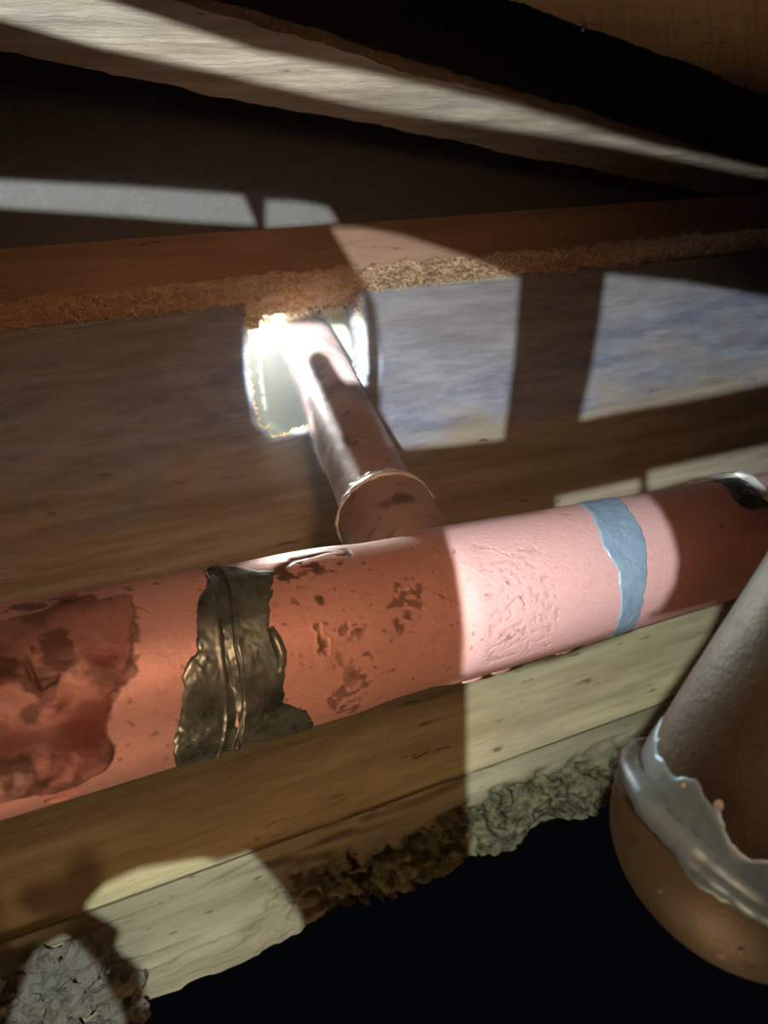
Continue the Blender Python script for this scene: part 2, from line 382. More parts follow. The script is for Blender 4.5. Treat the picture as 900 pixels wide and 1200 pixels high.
# torn lip around the saw cut: splinters leaning off the edge
Vs = []; Fs = []
for k in range(900):
    i = random.randrange(2, len(hole_f)-2); p = hole_f[i]; t = hole_f[i+1]-hole_f[i-1]; t = t/(np.linalg.norm(t)+1e-9)
    base = np.array([p[0], random.uniform(-.0015, .008), p[1]]); din = (hcen-p); din /= np.linalg.norm(din)
    L = random.uniform(.0012, .0040); wd = random.uniform(.0004, .0011)
    tip = base+np.array([din[0]*L*random.uniform(-.3, .8)+random.gauss(0, .0006), -random.uniform(.0, .0022), din[1]*L*random.uniform(-.3, .8)+random.gauss(0, .0006)])
    s = np.array([t[0], 0, t[1]])*wd; o = len(Vs)
    Vs += [base-s, base+s, base+np.array([0, wd*1.3, 0]), tip]; Fs += [(o, o+1, o+3), (o+1, o+2, o+3), (o+2, o, o+3)]
obj('torn_edge', Vs, Fs, M_FIBRE, joist, smooth=False, kind='stuff', label='pale torn fibres along the sawn edge of the hole')

# ------------------------------------------------------------------ rotten sill under the joist wall
def sill_rot(V): return sstep(-.095, -.045, V[:, 0]+fbm(V*30, 3, 2)*.03)*sstep(1.652, 1.638, V[:, 2]+fbm(V*np.array([25, 25, 60]), 3, 5)*.012)
def sill_fn(V):
    f = V[:, 1] < .012; z = V[:, 2]; rot = sill_rot(V)
    c = np.abs(fbm(V*np.array([100, 100, 130]), 4, 21)); n = fbm(V*np.array([160, 160, 160]), 3, 8)
    gr = np.abs(fbm(V*np.array([9, 9, 150]), 3, 4))
    V = V.copy()
    V[:, 1] += np.where(f, .004*sstep(.10, .0, gr)*(1-rot)+rot*(.003+.012*sstep(.18, .02, c)-.006*n), 0)
    V[:, 2] += np.where(z < 1.628, fbm(V*np.array([38, 38, 0.1]), 4, 3)*(.006+.007*rot), 0)
    return V
sill = thing('sill_timber', 'old sill timber with a rotten mossy lower edge, under the holed wall board', 'timber', (0, .03, 1.612))
sb = board('beam', box8(-.60, 1.05, -.003, .07, 1.614, 1.6597), M_SILL, sill, nx=760, ny=20, nz=44, amp=.0004, fn=sill_fn, smooth=True)
cc = np.zeros(len(sb.data.vertices)*3); sb.data.vertices.foreach_get('co', cc); cc = cc.reshape(-1, 3)+np.array([0, .03, 1.612])
rt = sill_rot(cc); ca = sb.data.color_attributes.new('wear', 'FLOAT_COLOR', 'POINT'); ca.data.foreach_set('color', np.stack([rt, rt, rt, 1+0*rt], -1).ravel())

# ------------------------------------------------------------------ ledger board with furry rough-sawn underside
LZ, LT, LY0, LY1 = 1.9410, .0245, -.033, .039
ledger = thing('ledger_board', 'orange sawn ledger board with a furry rough underside above the hole', 'timber', (0, 0, LZ))
def ledge_fn(V):
    V = V.copy(); b = V[:, 2] < LZ+.004
    n = np.abs(fbm(V*np.array([110, 190, 60]), 4, 33)); V[:, 2] += np.where(b, n*.0085-.0015, 0)
    V[:, 2] = np.where(b & (V[:, 0] > -.006) & (V[:, 0] < .05) & (V[:, 1] > .016), np.maximum(V[:, 2], LZ+.0105), V[:, 2])   # saddle cut for the branch pipe
    return V
lb = board('board', box8(-.60, 1.05, LY0, LY1, LZ, LZ+LT), M_LEDGE, ledger, nx=900, ny=60, nz=8, amp=.0003, fn=ledge_fn)
lb.data.materials.append(M_FUZZ)
nr = np.zeros(len(lb.data.polygons)*3); lb.data.polygons.foreach_get('normal', nr); nr = nr.reshape(-1, 3)
lb.data.polygons.foreach_set('material_index', (nr[:, 2] < -.45).astype(np.int32))
Vs = []; Fs = []
for k in range(7500):
    x = random.uniform(-.24, .52); y = LY0+random.random()**1.3*(LY1-LY0-.004)+.0015
    an = random.gauss(0, .75); L = random.uniform(.002, .010); wd = random.uniform(.00012, .00042)
    p = np.array([x, y, LZ+.0012]); dirv = np.array([math.cos(an), math.sin(an), 0]); sd = np.array([-dirv[1], dirv[0], 0])*wd
    sag = random.uniform(.001, .0042); prev = None; nseg = 4; o = len(Vs); bend = random.gauss(0, .9)
    for s in range(nseg+1):
        t = s/nseg; a2 = an+bend*t; p2 = p+np.array([math.cos(a2), math.sin(a2), 0])*L*t+np.array([0, 0, -sag*4*t*(1-t)*(.6+t)])
        p2[1] = min(max(p2[1], LY0+.0005), LY1)
        Vs += [p2-sd, p2+sd, p2+np.array([0, 0, -wd*1.2])]
    for s in range(nseg):
        a = o+s*3
        Fs += [(a, a+3, a+5, a+2), (a+2, a+5, a+4, a+1), (a+1, a+4, a+3, a)]
obj('sawn_fibres', Vs, Fs, M_FIBRE, ledger, smooth=False, kind='stuff', label='golden torn wood fibres hanging from the underside')

# ------------------------------------------------------------------ plaster back of the hollow behind the hole
obj_c = setting('wall_inner', box8(-.30, .50, .108, .122, 1.66, 1.995), M_CAV, nx=60, nz=30, ny=3, amp=.0006, freq=20)

setting('light_stop_1', box8(-.60, 1.05, .0395, .1085, 1.981, 1.992), M_WALL, nx=60, nz=3, ny=8, amp=.0004, freq=30)  # unseen board added to stop the cavity lamp leaking upwards

# ------------------------------------------------------------------ overhead battens and joists (their undersides catch the lamp)
def slab(name, near, far, z, th, mat, parent, seed=0, amp=.0012, jag=.0007, nx=260, ny=16):
    """near/far: two (x,y) points each, the long edges of the underside"""
    (a, b), (c, d) = near, far
    c8 = [(*a, z), (*b, z), (*c, z), (*d, z), (*a, z+th), (*b, z+th), (*c, z+th), (*d, z+th)]
    return board(name, c8, mat, parent, nx=nx, ny=ny, nz=4, amp=amp, freq=70, jag=jag, seed=seed)
def edge(pa, pb, z, ex0, ex1):
    a = hit(*pa, 2, z); b = hit(*pb, 2, z); d = (b-a)[:2]
    return tuple(a[:2]+d*ex0), tuple(a[:2]+d*ex1)
ZB = 2.005
batten = thing('overhead_batten', 'long grey dusty batten crossing the top of the view, brightly lit underneath', 'timber', (.1, -.06, ZB))
slab('board', edge((0, -58), (900, 203), ZB, -.5, 1.5), edge((0, 62), (900, 240), ZB, -.5, 1.5), ZB, .006, M_BATTEN, batten, 3)
Vs = []; Fs = []
e0, e1 = [np.array(v) for v in edge((0, -58), (900, 203), ZB, 0, 1)]
for k in range(420):
    t = random.random(); b = np.array([*(e0+(e1-e0)*t), ZB+random.uniform(-.0005, .006)]); L = random.uniform(.001, .004)
    tip = b+np.array([random.gauss(0, L*.5), -L*.8, random.uniform(-L*.4, L)]); wd = random.uniform(.0001, .0004); o = len(Vs)
    Vs += [b-np.array([wd, 0, 0]), b+np.array([wd, 0, 0]), b+np.array([0, 0, wd*2]), tip]; Fs += [(o, o+1, o+3), (o+1, o+2, o+3), (o+2, o, o+3)]
obj('loose_splinters', Vs, Fs, M_FIBRE, batten, smooth=False, kind='stuff')
ZU = 2.03
upper = thing('brown_joist', 'brown out-of-focus joist in the upper right corner, nearest the camera', 'timber', (.1, -.3, ZU))
slab('beam', edge((560, -300), (900, -190), ZU, -.6, 1.8), edge((580, -6), (900, 112), ZU, -.6, 1.8), ZU, .03, M_UPPER, upper, 9, amp=.0015)

# ================================================================== THE COPPER DRAIN (one soldered assembly)
MP = Cyl(P(0, 830, .200), P(790, 645, .345), .027)
drain = thing('copper_drain_pipe', 'soldered copper drain pipe crossing the view, with wall branch and drop elbow', 'pipe', MP.a+MP.u*.1)
ts = lambda px, py: MP.surf(px, py)
T = lambda px, py: ts(px, py)[0]
t_seam = T(262, 770)
t_hub = T(548, 700)
t_end = MP.L+.105
def warp(ph): return .0065*np.clip(np.sin(ph), 0, 1)**1.4        # the hub end is cut slightly askew
def rmain(t, ph=0.0):
    d = t-t_seam-warp(ph)
    r = np.where(d < 0, .0272, .0270+.0006*sstep(.004, .03, d))
    r = r-.0012*sstep(.0026, .0018, np.abs(d-.0018))-.0002*(np.abs(d-.0018) < .0006)
    r = r+.00035*np.exp(-((d+.0008)/.0005)**2)+.0003*np.exp(-((d-.0040)/.0005)**2)
    r = r-.0010*sstep(t_seam+.045, t_seam+.065, t)+.0013*sstep(t_hub-.006, t_hub+.006, t)
    return r
# surface features: (px, py, half length mm, half width mm, turn, height mm, darkness)
feats = [(373, 703, 1.2, 1.8, .2, -.25, .8), (376, 752, 1.6, 5.0, .1, -.9, .75), (404, 738, 2.0, 1.6, .6, -.3, .55), (420, 741, 2.4, 1.2, .3, .3, .4),
         (398, 772, 1.2, 3.5, .2, -.25, .4), (412, 792, 2.8, 4.5, .2, -.3, .4), (398, 815, 2.5, 3.5, .1, -.3, .55), 
         (663, 605, 3.6, .35, -.5, -.2, .95), (640, 598, 1.0, .5, -.4, -.1, .6), (843, 617, .5, .9, .4, -.1, .9), (848, 630, .4, .3, .4, -.1, .8),
         (240, 700, .6, .6, 0, -.1, .3), (36, 788, .9, 5.0, .1, .7, .0), (48, 802, 3.0, 1.2, .2, -.5, .4), (480, 690, .8, 1.0, 0, .3, .1),
         (180, 860, 2, 1, .2, -.1, .4), (150, 872, 1, .6, .2, -.1, .3), (583, 650, 5.0, .4, -.7, .18, .0), (605, 682, 6.0, .35, -.8, .18, .08),
         (560, 672, 8.0, .3, -.75, .2, .04), (590, 735, 7.0, .3, .2, .15, .05), (575, 745, 4.5, .5, -.3, .25, .05), (600, 705, 3.5, .6, .5, -.3, .15),
         (620, 740, 5.0, .3, .3, .12, .05), (500, 712, .5, 9.0, .5, .18, .0), (520, 700, 8.0, .35, -.6, .18, .1), (515, 760, 6.0, .35, .6, .18, .08),
         (700, 770, 10, .7, .0, .2, .0), (716, 655, 2.0, .5, -.9, -.1, .3)]
FE = []
for (px, py, a, b, an, h, dk) in feats:
    t, ph = ts(px, py); FE.append((t, ph, a/1000, b/1000, an, h/1000, dk))
# dark oxide on the left tube (outline on the tube surface)
ox = [ts(*p) for p in [(-160, 750), (10, 720), (60, 712), (120, 700), (168, 690), (160, 715), (163, 745), (158, 775), (146, 800), (128, 825), (118, 850), (130, 872), (132, 905), (90, 922), (20, 938), (-160, 985)]]
sc_lines = [[(10, 712), (60, 706), (110, 698), (172, 688)], [(90, 700), (130, 692), (176, 684)], [(330, 672), (362, 662), (408, 650)], [(345, 678), (380, 664), (402, 655)],
            [(338, 660), (372, 652), (400, 645)], [(560, 660), (600, 690)], [(600, 690), (612, 706)],
            [(820, 822), (360, 845)], [(196, 850), (215, 838)], [(158, 745), (146, 800), (122, 838), (128, 872)], [(385, 845), (392, 815), (415, 790)], [(36, 830), (40, 770), (30, 735)]]
SL = []
for ln in sc_lines:
    pts = [ts(*p) for p in ln if p[0] < 800]
    SL.append(pts)
SCALE = [(.85, 260, .02, [(322, 672), (345, 656), (380, 650), (408, 644), (412, 655), (392, 672), (350, 682), (322, 686)]),
         (.75, 260, .0, [(-30, 722), (60, 700), (110, 690), (178, 684), (172, 692), (110, 702), (60, 712), (-30, 730)]),
         (.60, 420, .04, [(456, 676), (480, 670), (500, 682), (498, 712), (486, 736), (466, 738), (454, 712)]),
         (.60, 380, .10, [(385, 775), (430, 762), (440, 790), (430, 822), (398, 842), (382, 820)]),
         (.70, 380, .0, [(398, 736), (424, 730), (428, 744), (406, 752)]),
         (.70, 200, -.05, [(150, 716), (168, 722), (166, 770), (146, 802), (128, 832), (120, 820), (140, 790), (152, 760)]),
         (.65, 150, .05, [(-30, 742), (90, 735), (95, 800), (40, 850), (-30, 850)]),
         (.14, 480, .10, [(548, 640), (625, 640), (640, 760), (560, 780)])]
SCALE = [(k_, f_, th_, np.array([(a, b*MP.r) for a, b in (ts(*p) for p in pl)])) for k_, f_, th_, pl in SCALE]
oxp = np.array([(a, b*MP.r) for a, b in ox])
def surface(Tt, PH, oxide=True):
    """relief and wear of the tube surface"""
    X = Tt; Y = PH*MP.r; q = np.stack([X, Y, 0*X], -1); H = fbm(q*30, 3, 1)*.00018+fbm(q*160, 3, 2)*.00005
    Rr = np.zeros_like(X); G = np.zeros_like(X)
    nz = fbm(q*420, 4, 9); brk = .0012*sstep(-.05, .25, fbm(q*210, 3, 19))
    for (t, ph, a, b, an, h, dk) in FE:
        dx = X-t; dy = Y-ph*MP.r; c, s = math.cos(an), math.sin(an); u_ = (dx*c+dy*s)/a; v_ = (-dx*s+dy*c)/b
        m = (np.abs(dx) < .03) & (np.abs(dy) < .03)
        d = np.sqrt(u_*u_+v_*v_)+nz*1.1
        k = sstep(1.25, .55, d)*m; H += h*k-.25*h*np.exp(-((d-1.25)/.25)**2)*m; G = np.maximum(G, dk*k)
    for pts in SL:
        for i in range(len(pts)-1):
            a = np.array([pts[i][0], pts[i][1]*MP.r]); b = np.array([pts[i+1][0], pts[i+1][1]*MP.r]); e = b-a
            tt = np.clip(((X-a[0])*e[0]+(Y-a[1])*e[1])/(e@e), 0, 1)
            d = np.hypot(X-a[0]-tt*e[0], Y-a[1]-tt*e[1])+nz*.0022+brk
            k = sstep(.0006, .0001, d); H -= .00018*k; G = np.maximum(G, .55*k)
    if oxide:
        sd = poly_sd(X, Y, oxp)+fbm(q*110, 4, 6)*.006
        k = sstep(-.0004, .0006, sd); Rr = np.maximum(Rr, .9*k*(.55+.45*sstep(-.3, .5, fbm(q*60, 4, 14)))); H += .00022*k
        G = np.maximum(G, .75*np.exp(-(sd/.0005)**2)*(fbm(q*90, 2, 3) > -.15))
        H += k*(fbm(q*130, 4, 31)*.0010); G = np.maximum(G, .6*k*sstep(.0, .35, fbm(q*np.array([90, 140, 1]), 5, 61)))
    for k_, f_, th_, pl in SCALE:
        sd = poly_sd(X, Y, pl)+fbm(q*140, 3, 12)*.004; n_ = fbm(q*np.array([f_, f_*1.5, 1]), 4, int(f_))
        k = sstep(-.0005, .001, sd)*sstep(th_, th_+.12, n_); G = np.maximum(G, k_*k); H -= .0002*k
    sp = fbm(q*420, 3, 40); G = np.maximum(G, .5*sstep(.46, .54, sp)*(fbm(q*25, 2, 8) > .1))
    return H, Rr, G
def tube_part(name, t0, t1, mat, parent, step=.00045, nphi=420, label=None, ox=False):
    n = int((t1-t0)/step)+2; t = np.linspace(t0, t1, n)
    if t0 < -.1: t = np.concatenate([np.linspace(t0, -.06, 130)[:-1], np.linspace(-.06, t1, int((t1+.06)/step)+2)]); n = len(t)
    ph = np.linspace(-math.pi, math.pi, nphi, endpoint=False)
    TT, PH = np.meshgrid(t, ph, indexing='ij'); H, Rr, G = surface(TT, PH, ox)
    V = MP.pt(TT, PH, rmain(TT, PH)+H).reshape(-1, 3); F = grid_faces(n, nphi, True)
    # orient outwards
    nrm = np.cross(V[F[0][1]]-V[F[0][0]], V[F[0][2]]-V[F[0][0]]); rr = V[F[0][0]]-MP.a; rr = rr-MP.u*(rr@MP.u)
    if nrm@rr < 0: F = F[:, ::-1]
    attr = np.stack([Rr, G, 0*G, np.ones_like(G)], -1).reshape(-1, 4)
    return obj(name, V, np.ascontiguousarray(F), mat, parent, label=label, attr=attr)
left_tube = tube_part('pipe_section', -.28, t_seam+.0006, M_COP, drain, label='left pipe section with dark red oxide', ox=True)
tee = tube_part('tee_fitting', t_seam+.0006, t_hub, M_COPT, drain, label='tee fitting with scratches and pits')
run = tube_part('pipe_section', t_hub, t_end, M_COP, drain, label='right pipe section lit pinkish white')
# grey solder smeared either side of the seam
def tp(lst): return [ts(*p) for p in lst]
L_out = tp([(248, 664), (240, 690), (226, 712), (228, 738), (228, 765), (214, 790), (212, 830), (204, 868), (203, 893), (216, 898), (250, 894), (283, 886), (280, 860), (268, 780), (261, 710), (256, 664)])
R_out = tp([(252, 664), (290, 668), (322, 672), (320, 700), (314, 735), (328, 748), (332, 780), (330, 805), (334, 822), (360, 830), (366, 848), (345, 860), (310, 868), (290, 868), (284, 884), (280, 860), (265, 780), (255, 710)])
def low_ridge(t, ph): return .0009*np.exp(-((ph-ts(245, 884)[1])/.10)**2)
shell(MP, L_out, 'solder_smear', M_SOLD, left_tube, h=.0005, seed=3, rfn=rmain, jitter=.0007, extra=low_ridge, namp=.00012)
shell(MP, R_out, 'solder_smear', M_SOLD, tee, h=.0005, seed=8, rfn=rmain, jitter=.0007, extra=lambda t, ph: .0007*np.exp(-((ph-ts(320, 860)[1])/.10)**2), namp=.00012)
# thick drip at the right margin of the smear
drip = [MP.pt(np.array(a), np.array(b), np.array(rmain(np.array(a), b)+.0002)) for a, b in tp([(316, 736), (322, 750), (328, 765), (329, 778), (326, 788)])]
bead(drip, [.0010, .0016, .0017, .0014, .0008], 'solder_drip', M_SOLD, tee, seg=12, jit=.3, seed=5)
# seam lines
def ring(cyl, t, r, br, name, mat, parent, n=140, seed=0, ph0=-math.pi, ph1=math.pi, closed=True, jit=.2, wob=.0004, label=None):
    ph = np.linspace(ph0, ph1, n, endpoint=not closed)
    wv = np.array([fbm(np.array([[math.cos(a)*4, math.sin(a)*4, seed]]), 3, seed)[0] for a in ph])*wob*2
    return bead(cyl.pt(t+wv+(warp(ph) if cyl is MP else 0), ph, np.full(n, r)), br, name, mat, parent, closed=closed, seed=seed, jit=jit, label=label)
ring(MP, t_seam-.0007, .02725, .00045, 'solder_lip', M_SOLD, left_tube, seed=2)
ring(MP, t_seam+.0042, .02715, .00042, 'solder_lip', M_SOLD, tee, seed=4)
# blue-grey solder band across the lit part
Bl = tp([(672, 575), (695, 612), (703, 640), (722, 672), (724, 700), (718, 735), (714, 752), (728, 748), (738, 735), (752, 700), (756, 665), (754, 630), (738, 603), (718, 580), (700, 572)])
shell(MP, Bl, 'solder_band', M_SOLDB, run, h=.00035, seed=12, rfn=rmain, jitter=.0005, namp=.00008, label='blue-grey solder band wiped around the pipe')
# end hub ring at the far right and the smear below it
arc = tp([(806, 556), (818, 552), (834, 551), (850, 553), (866, 559), (880, 568), (892, 580), (902, 594)])
bead([MP.pt(np.array(a), np.array(b), np.array(rmain(np.array(a), b)+.0006)) for a, b in arc], [.0010, .0022, .0028, .0030, .0030, .0029, .0026, .0020], 'solder_ring', M_RING, run, seg=14, jit=.15, seed=6, label='bright white solder bead')
Sm = tp([(812, 556), (850, 556), (880, 570), (900, 590), (896, 600), (880, 600), (868, 596), (856, 586), (850, 574), (830, 566)])
shell(MP, Sm, 'solder_smear', M_SOLD, run, h=.0005, seed=17, rfn=rmain, jitter=.0006, label='dark grey-green solder smear')
# drips under the pipe
for (px, py, l) in [(560, 797, .9), (595, 790, 1.2), (670, 770, .7), (75, 925, .8)]:
    t, ph = ts(px, py); p0 = MP.pt(np.array(t), np.array(ph-.1), np.array(rmain(np.array(t))))
    bead([p0+MP.u*(k-3)*.0016+np.array([0, 0, -.0003]) for k in range(7)], [.0003, .0007, .0009, .0010, .0009, .0006, .0002], 'solder_drip', M_COPT, run if px > 545 else left_tube, seed=int(px))

# ---- branch through the wall
B0, B1 = P(450, 600, .320), P(352, 385, .50); bu = (B1-B0)/np.linalg.norm(B1-B0)
BR = Cyl(B0-bu*.075, B1+bu*.008, .0170)
tc0 = .075
def simple_tube(cyl, t0, t1, r, name, mat, parent, step=.001, nphi=120, seed=0, rfn=None, label=None, dark=None, amp=.00015):
    n = int((t1-t0)/step)+2; TT, PH = np.meshgrid(np.linspace(t0, t1, n), np.linspace(-math.pi, math.pi, nphi, endpoint=False), indexing='ij')
    R = (rfn(TT) if rfn else r)+0*TT; q = cyl.pt(TT, PH, R); H = fbm(q*60, 4, seed)*amp*2
    V = cyl.pt(TT, PH, R+H).reshape(-1, 3); F = grid_faces(n, nphi, True)
    nrm = np.cross(V[F[0][1]]-V[F[0][0]], V[F[0][2]]-V[F[0][0]]); rr = V[F[0][0]]-cyl.a; rr = rr-cyl.u*(rr@cyl.u)
    if nrm@rr < 0: F = F[:, ::-1]
    sp = fbm(q*190, 4, seed+3); G = .35*sstep(.3, .42, sp); Rr = sstep(.0, .4, fbm(q*45, 4, seed+8))*.7
    if dark is not None:
        for (px, py, rm, k) in dark:
            t, ph = cyl.surf(px, py); d = np.hypot((TT-t), (PH-ph)*cyl.r)/(rm/1000)+fbm(q*200, 3, 4)*.7; G = np.maximum(G, k*sstep(1.1, .4, d))
    attr = np.stack([Rr, G, 0*G, np.ones_like(G)], -1).reshape(-1, 4)
    F = [tuple(f) for f in F.tolist()]+[tuple(range(nphi)), tuple(range((n-1)*nphi, n*nphi))[::-1]]
    return obj(name, V, F, mat, parent, label=label, attr=attr)
tb = BR.surf(428, 562)[0]
br = simple_tube(BR, tb-.004, BR.L, .0170, 'branch_pipe', M_BRANCH, drain, seed=5, amp=.00004, dark=[(408, 520, 1.5, .3)])
cp = simple_tube(BR, .012, tb, .0205, 'coupling', M_BRANCH, drain, seed=15, rfn=lambda t: .0205-.0022*sstep(tb-.004, tb, t), amp=.00006, label='coupling hub between branch pipe and tee', dark=[(470, 592, 5, .7), (455, 598, 4, .5)])
ring(BR, tb+.0004, .0176, .0013, 'solder_ring', M_RING, cp, seed=3, jit=.4)
ring(BR, tb-.0060, .0203, .0011, 'solder_ring', M_RING, cp, seed=9, jit=.4, wob=.0006)
# ---- drop pipe and elbow at the right
D1 = P(868, 985, .172); du = RC @ np.array([-.41, -.83, -.22]); du /= np.linalg.norm(du)
D0 = D1-du*.080
DP = Cyl(D0, D1, .0270)
dp = simple_tube(DP, 0, DP.L, .0270, 'drop_pipe', M_DROP, drain, seed=25, nphi=180, label='tarnished drop pipe', dark=[(870, 1010, 2.0, .5)])
# elbow: swept along an arc that turns away from the camera
turn = RC @ np.array([.85, .25, -.50]); turn = turn-du*(turn@du); turn /= np.linalg.norm(turn)
Rb = .003; NA = 60; nph = 140
# path: short straight hub (20 mm before D1) then a 90 degree bend
path = []; tang = []
for s in np.linspace(-.004, .0, 12): path.append(D1+du*s); tang.append(du)
c0 = D1+turn*Rb
for k in range(1, NA): a = math.pi/2*k/(NA-1); path.append(c0-turn*Rb*math.cos(a)+du*Rb*math.sin(a)); tang.append(du*math.cos(a)+turn*math.sin(a))
for s in np.linspace(.004, .05, 10): path.append(c0+du*Rb+turn*s); tang.append(turn)
path = np.array(path); tang = np.array(tang); e1 = np.cross(du, turn); e1 /= np.linalg.norm(e1)
PH = np.linspace(-math.pi, math.pi, nph, endpoint=False); VV = []
for i, (p, t) in enumerate(zip(path, tang)):
    e2 = np.cross(e1, t); rr = .0290 if i > 1 else .0278
    VV.append(p+np.cos(PH)[:, None]*rr*e1+np.sin(PH)[:, None]*rr*e2)
VV = np.array(VV); ex = np.maximum((VV-D1)@du, 0); VV = VV-(ex*.20)[..., None]*du; q = VV.copy(); fl = fbm(q*45, 4, 3)
F = grid_faces(len(path), nph, True); Vf = VV.reshape(-1, 3)
nrm = np.cross(Vf[F[0][1]]-Vf[F[0][0]], Vf[F[0][2]]-Vf[F[0][0]])
if nrm@(Vf[F[0][0]]-path[0]) < 0: F = F[:, ::-1]
attr = np.stack([.6*sstep(0, .4, fl), .5*sstep(.3, .4, fbm(q*150, 4, 7)), 0*fl, 1+0*fl], -1).reshape(-1, 4)
Fl = [tuple(f) for f in F.tolist()]+[tuple(range(nph)), tuple(range((len(path)-1)*nph, len(path)*nph))[::-1]]
M_ELB = copper('elbow_copper', (.13, .115, .075), (.08, .075, .05), .3, .48, film=(.12, .12, .085))
elb = obj('elbow', Vf, Fl, M_ELB, drain, label='tarnished elbow hub at the foot of the drop pipe', attr=attr)
# swept connector out of frame: main run -> drop pipe
ja = MP.a+MP.u*t_end; jb = D0; rt_ = RC @ np.array([1., 0, 0]); jm = [ja-MP.u*.01, ja+MP.u*.015, ja+rt_*.03, ja*.8+jb*.2+rt_*.055, ja*.5+jb*.5+rt_*.075, ja*.2+jb*.8+rt_*.06, jb-du*.02+rt_*.035, jb-du*.012+rt_*.01, jb+du*.002]
bead([tuple(p) for p in jm], .0272, 'connector', M_COPT, drain, seg=40, jit=0, label='fitting joining the run to the drop pipe')
ring(DP, DP.L-.0020, .0278, .0030, 'solder_ring', M_SOLDC, elb, n=200, seed=21, jit=.08, wob=.0003, label='wide blue-grey solder fillet')
# solder wiped past the ring on both sides
PHs = np.linspace(-1.9, 1.9, 60)
def band(cyl, ta, tb_, rfn, name, par, seed):
    up = [(tb_+.0035*float(fbm(np.array([[a*2.2, seed, 1]]), 3, seed)[0])*2, a) for a in PHs]; lo = [(ta, a) for a in PHs[::-1]]
    shell(cyl, lo+up, name, M_SOLDC, par, h=.0003, seed=seed, rfn=rfn, jitter=.0008, namp=.00005, step=.0006)
band(DP, DP.L-.004, DP.L-.0115, lambda t, p: .0270+0*t, 'solder_smear', dp, 4)
DE = Cyl(D1-du*.004, D1+du*.010, .0290)
band(DE, 0.0005, .0055, lambda t, p: .0290+0*t, 'solder_smear', elb, 9)

# ================================================================== crumbled mortar stones, lower left
found = thing('mortar_rubble', 'heap of crumbling grey mortar in the lower left corner', 'rubble', (-.14, -.03, 1.56))
# (filled below by stones)
def lump(c, r, seed, squash=(1, 1, 1), n=9, m=14, amp=.35):
    th = np.linspace(0, math.pi, n); ph = np.linspace(0, 2*math.pi, m, endpoint=False)
    T_, P_ = np.meshgrid(th, ph, indexing='ij'); d = np.stack([np.sin(T_)*np.cos(P_), np.sin(T_)*np.sin(P_), np.cos(T_)], -1)
    rr = r*(1+amp*fbm(d*1.7+seed*3.3, 3, seed)*2)
    return (np.array(c)+d*rr[..., None]*np.array(squash)).reshape(-1, 3), grid_faces(n, m, True)[:, ::-1]
for k in range(230):
    px = random.uniform(-150, 165); top = 1100+abs(px-85)*.55+(15 if px > 120 else 0); py = random.uniform(top, 1290)
    c = hit(px, py, 1, random.uniform(-.026, -.008)); r = random.choice([.002, .003, .004, .006])*random.uniform(.8, 1.3)
    V, F = lump(c, r, k, (1.2, .9, .9), 8, 12, .6); obj('stone', V, np.ascontiguousarray(F), M_STONE, found, smooth=False)
# pale dust flecks stuck to things
from mathutils.bvhtree import BVHTree
def tree_of(o): return BVHTree.FromPolygons([tuple(v.co+root_of(o)) for v in o.data.vertices], [tuple(p.vertices) for p in o.data.polygons])
TR = [(tree_of(dp), 'the drop pipe'), (tree_of(elb), 'the elbow')]
for (px, py, a, lab) in [(843, 943, .0012, 'largest pale dust fleck on the tarnished drop pipe'), (803, 920, .0008, 'small pale dust fleck near the left side of the drop pipe'),
                         (774, 1044, .0006, 'tiny pale fleck on the elbow just below the solder fillet'), (868, 1112, .0006, 'pale fleck at the bottom right edge of the elbow'),
                         (845, 1118, .0010, 'bright pale fleck at the bottom of the elbow'), (722, 1010, .0006, 'tiny pale fleck on the left edge of the elbow hub')]:
    best = None
    for t_, nm in TR:
        h_ = t_.ray_cast(Vector(CAM), Vector(ray(px, py)))
        if h_[0] is not None and (best is None or h_[3] < best[3]): best = h_
    if best is None: continue
    c = np.array(best[0])+np.array(best[1])*.0001
    V, F = lump(c, a, int(px), (1, .7, .8), 7, 10, .2)
    obj('dust_fleck', V, np.ascontiguousarray(F), M_FLECK, label=lab, cat='debris', group='pale dust flecks on the drop elbow', origin=c)
for (px, py, lab) in [(684, 34, 'small pale speck on the brown joist, left of two'), (872, 84, 'small pale speck on the brown joist, right of two')]:
    c = hit(px, py, 2, ZU-.0012); V, F = lump(c, .0016, px, (1, 1, .7), 7, 10, .2)
    obj('dust_fleck', V, np.ascontiguousarray(F), M_FLECK, label=lab, cat='debris', origin=c)

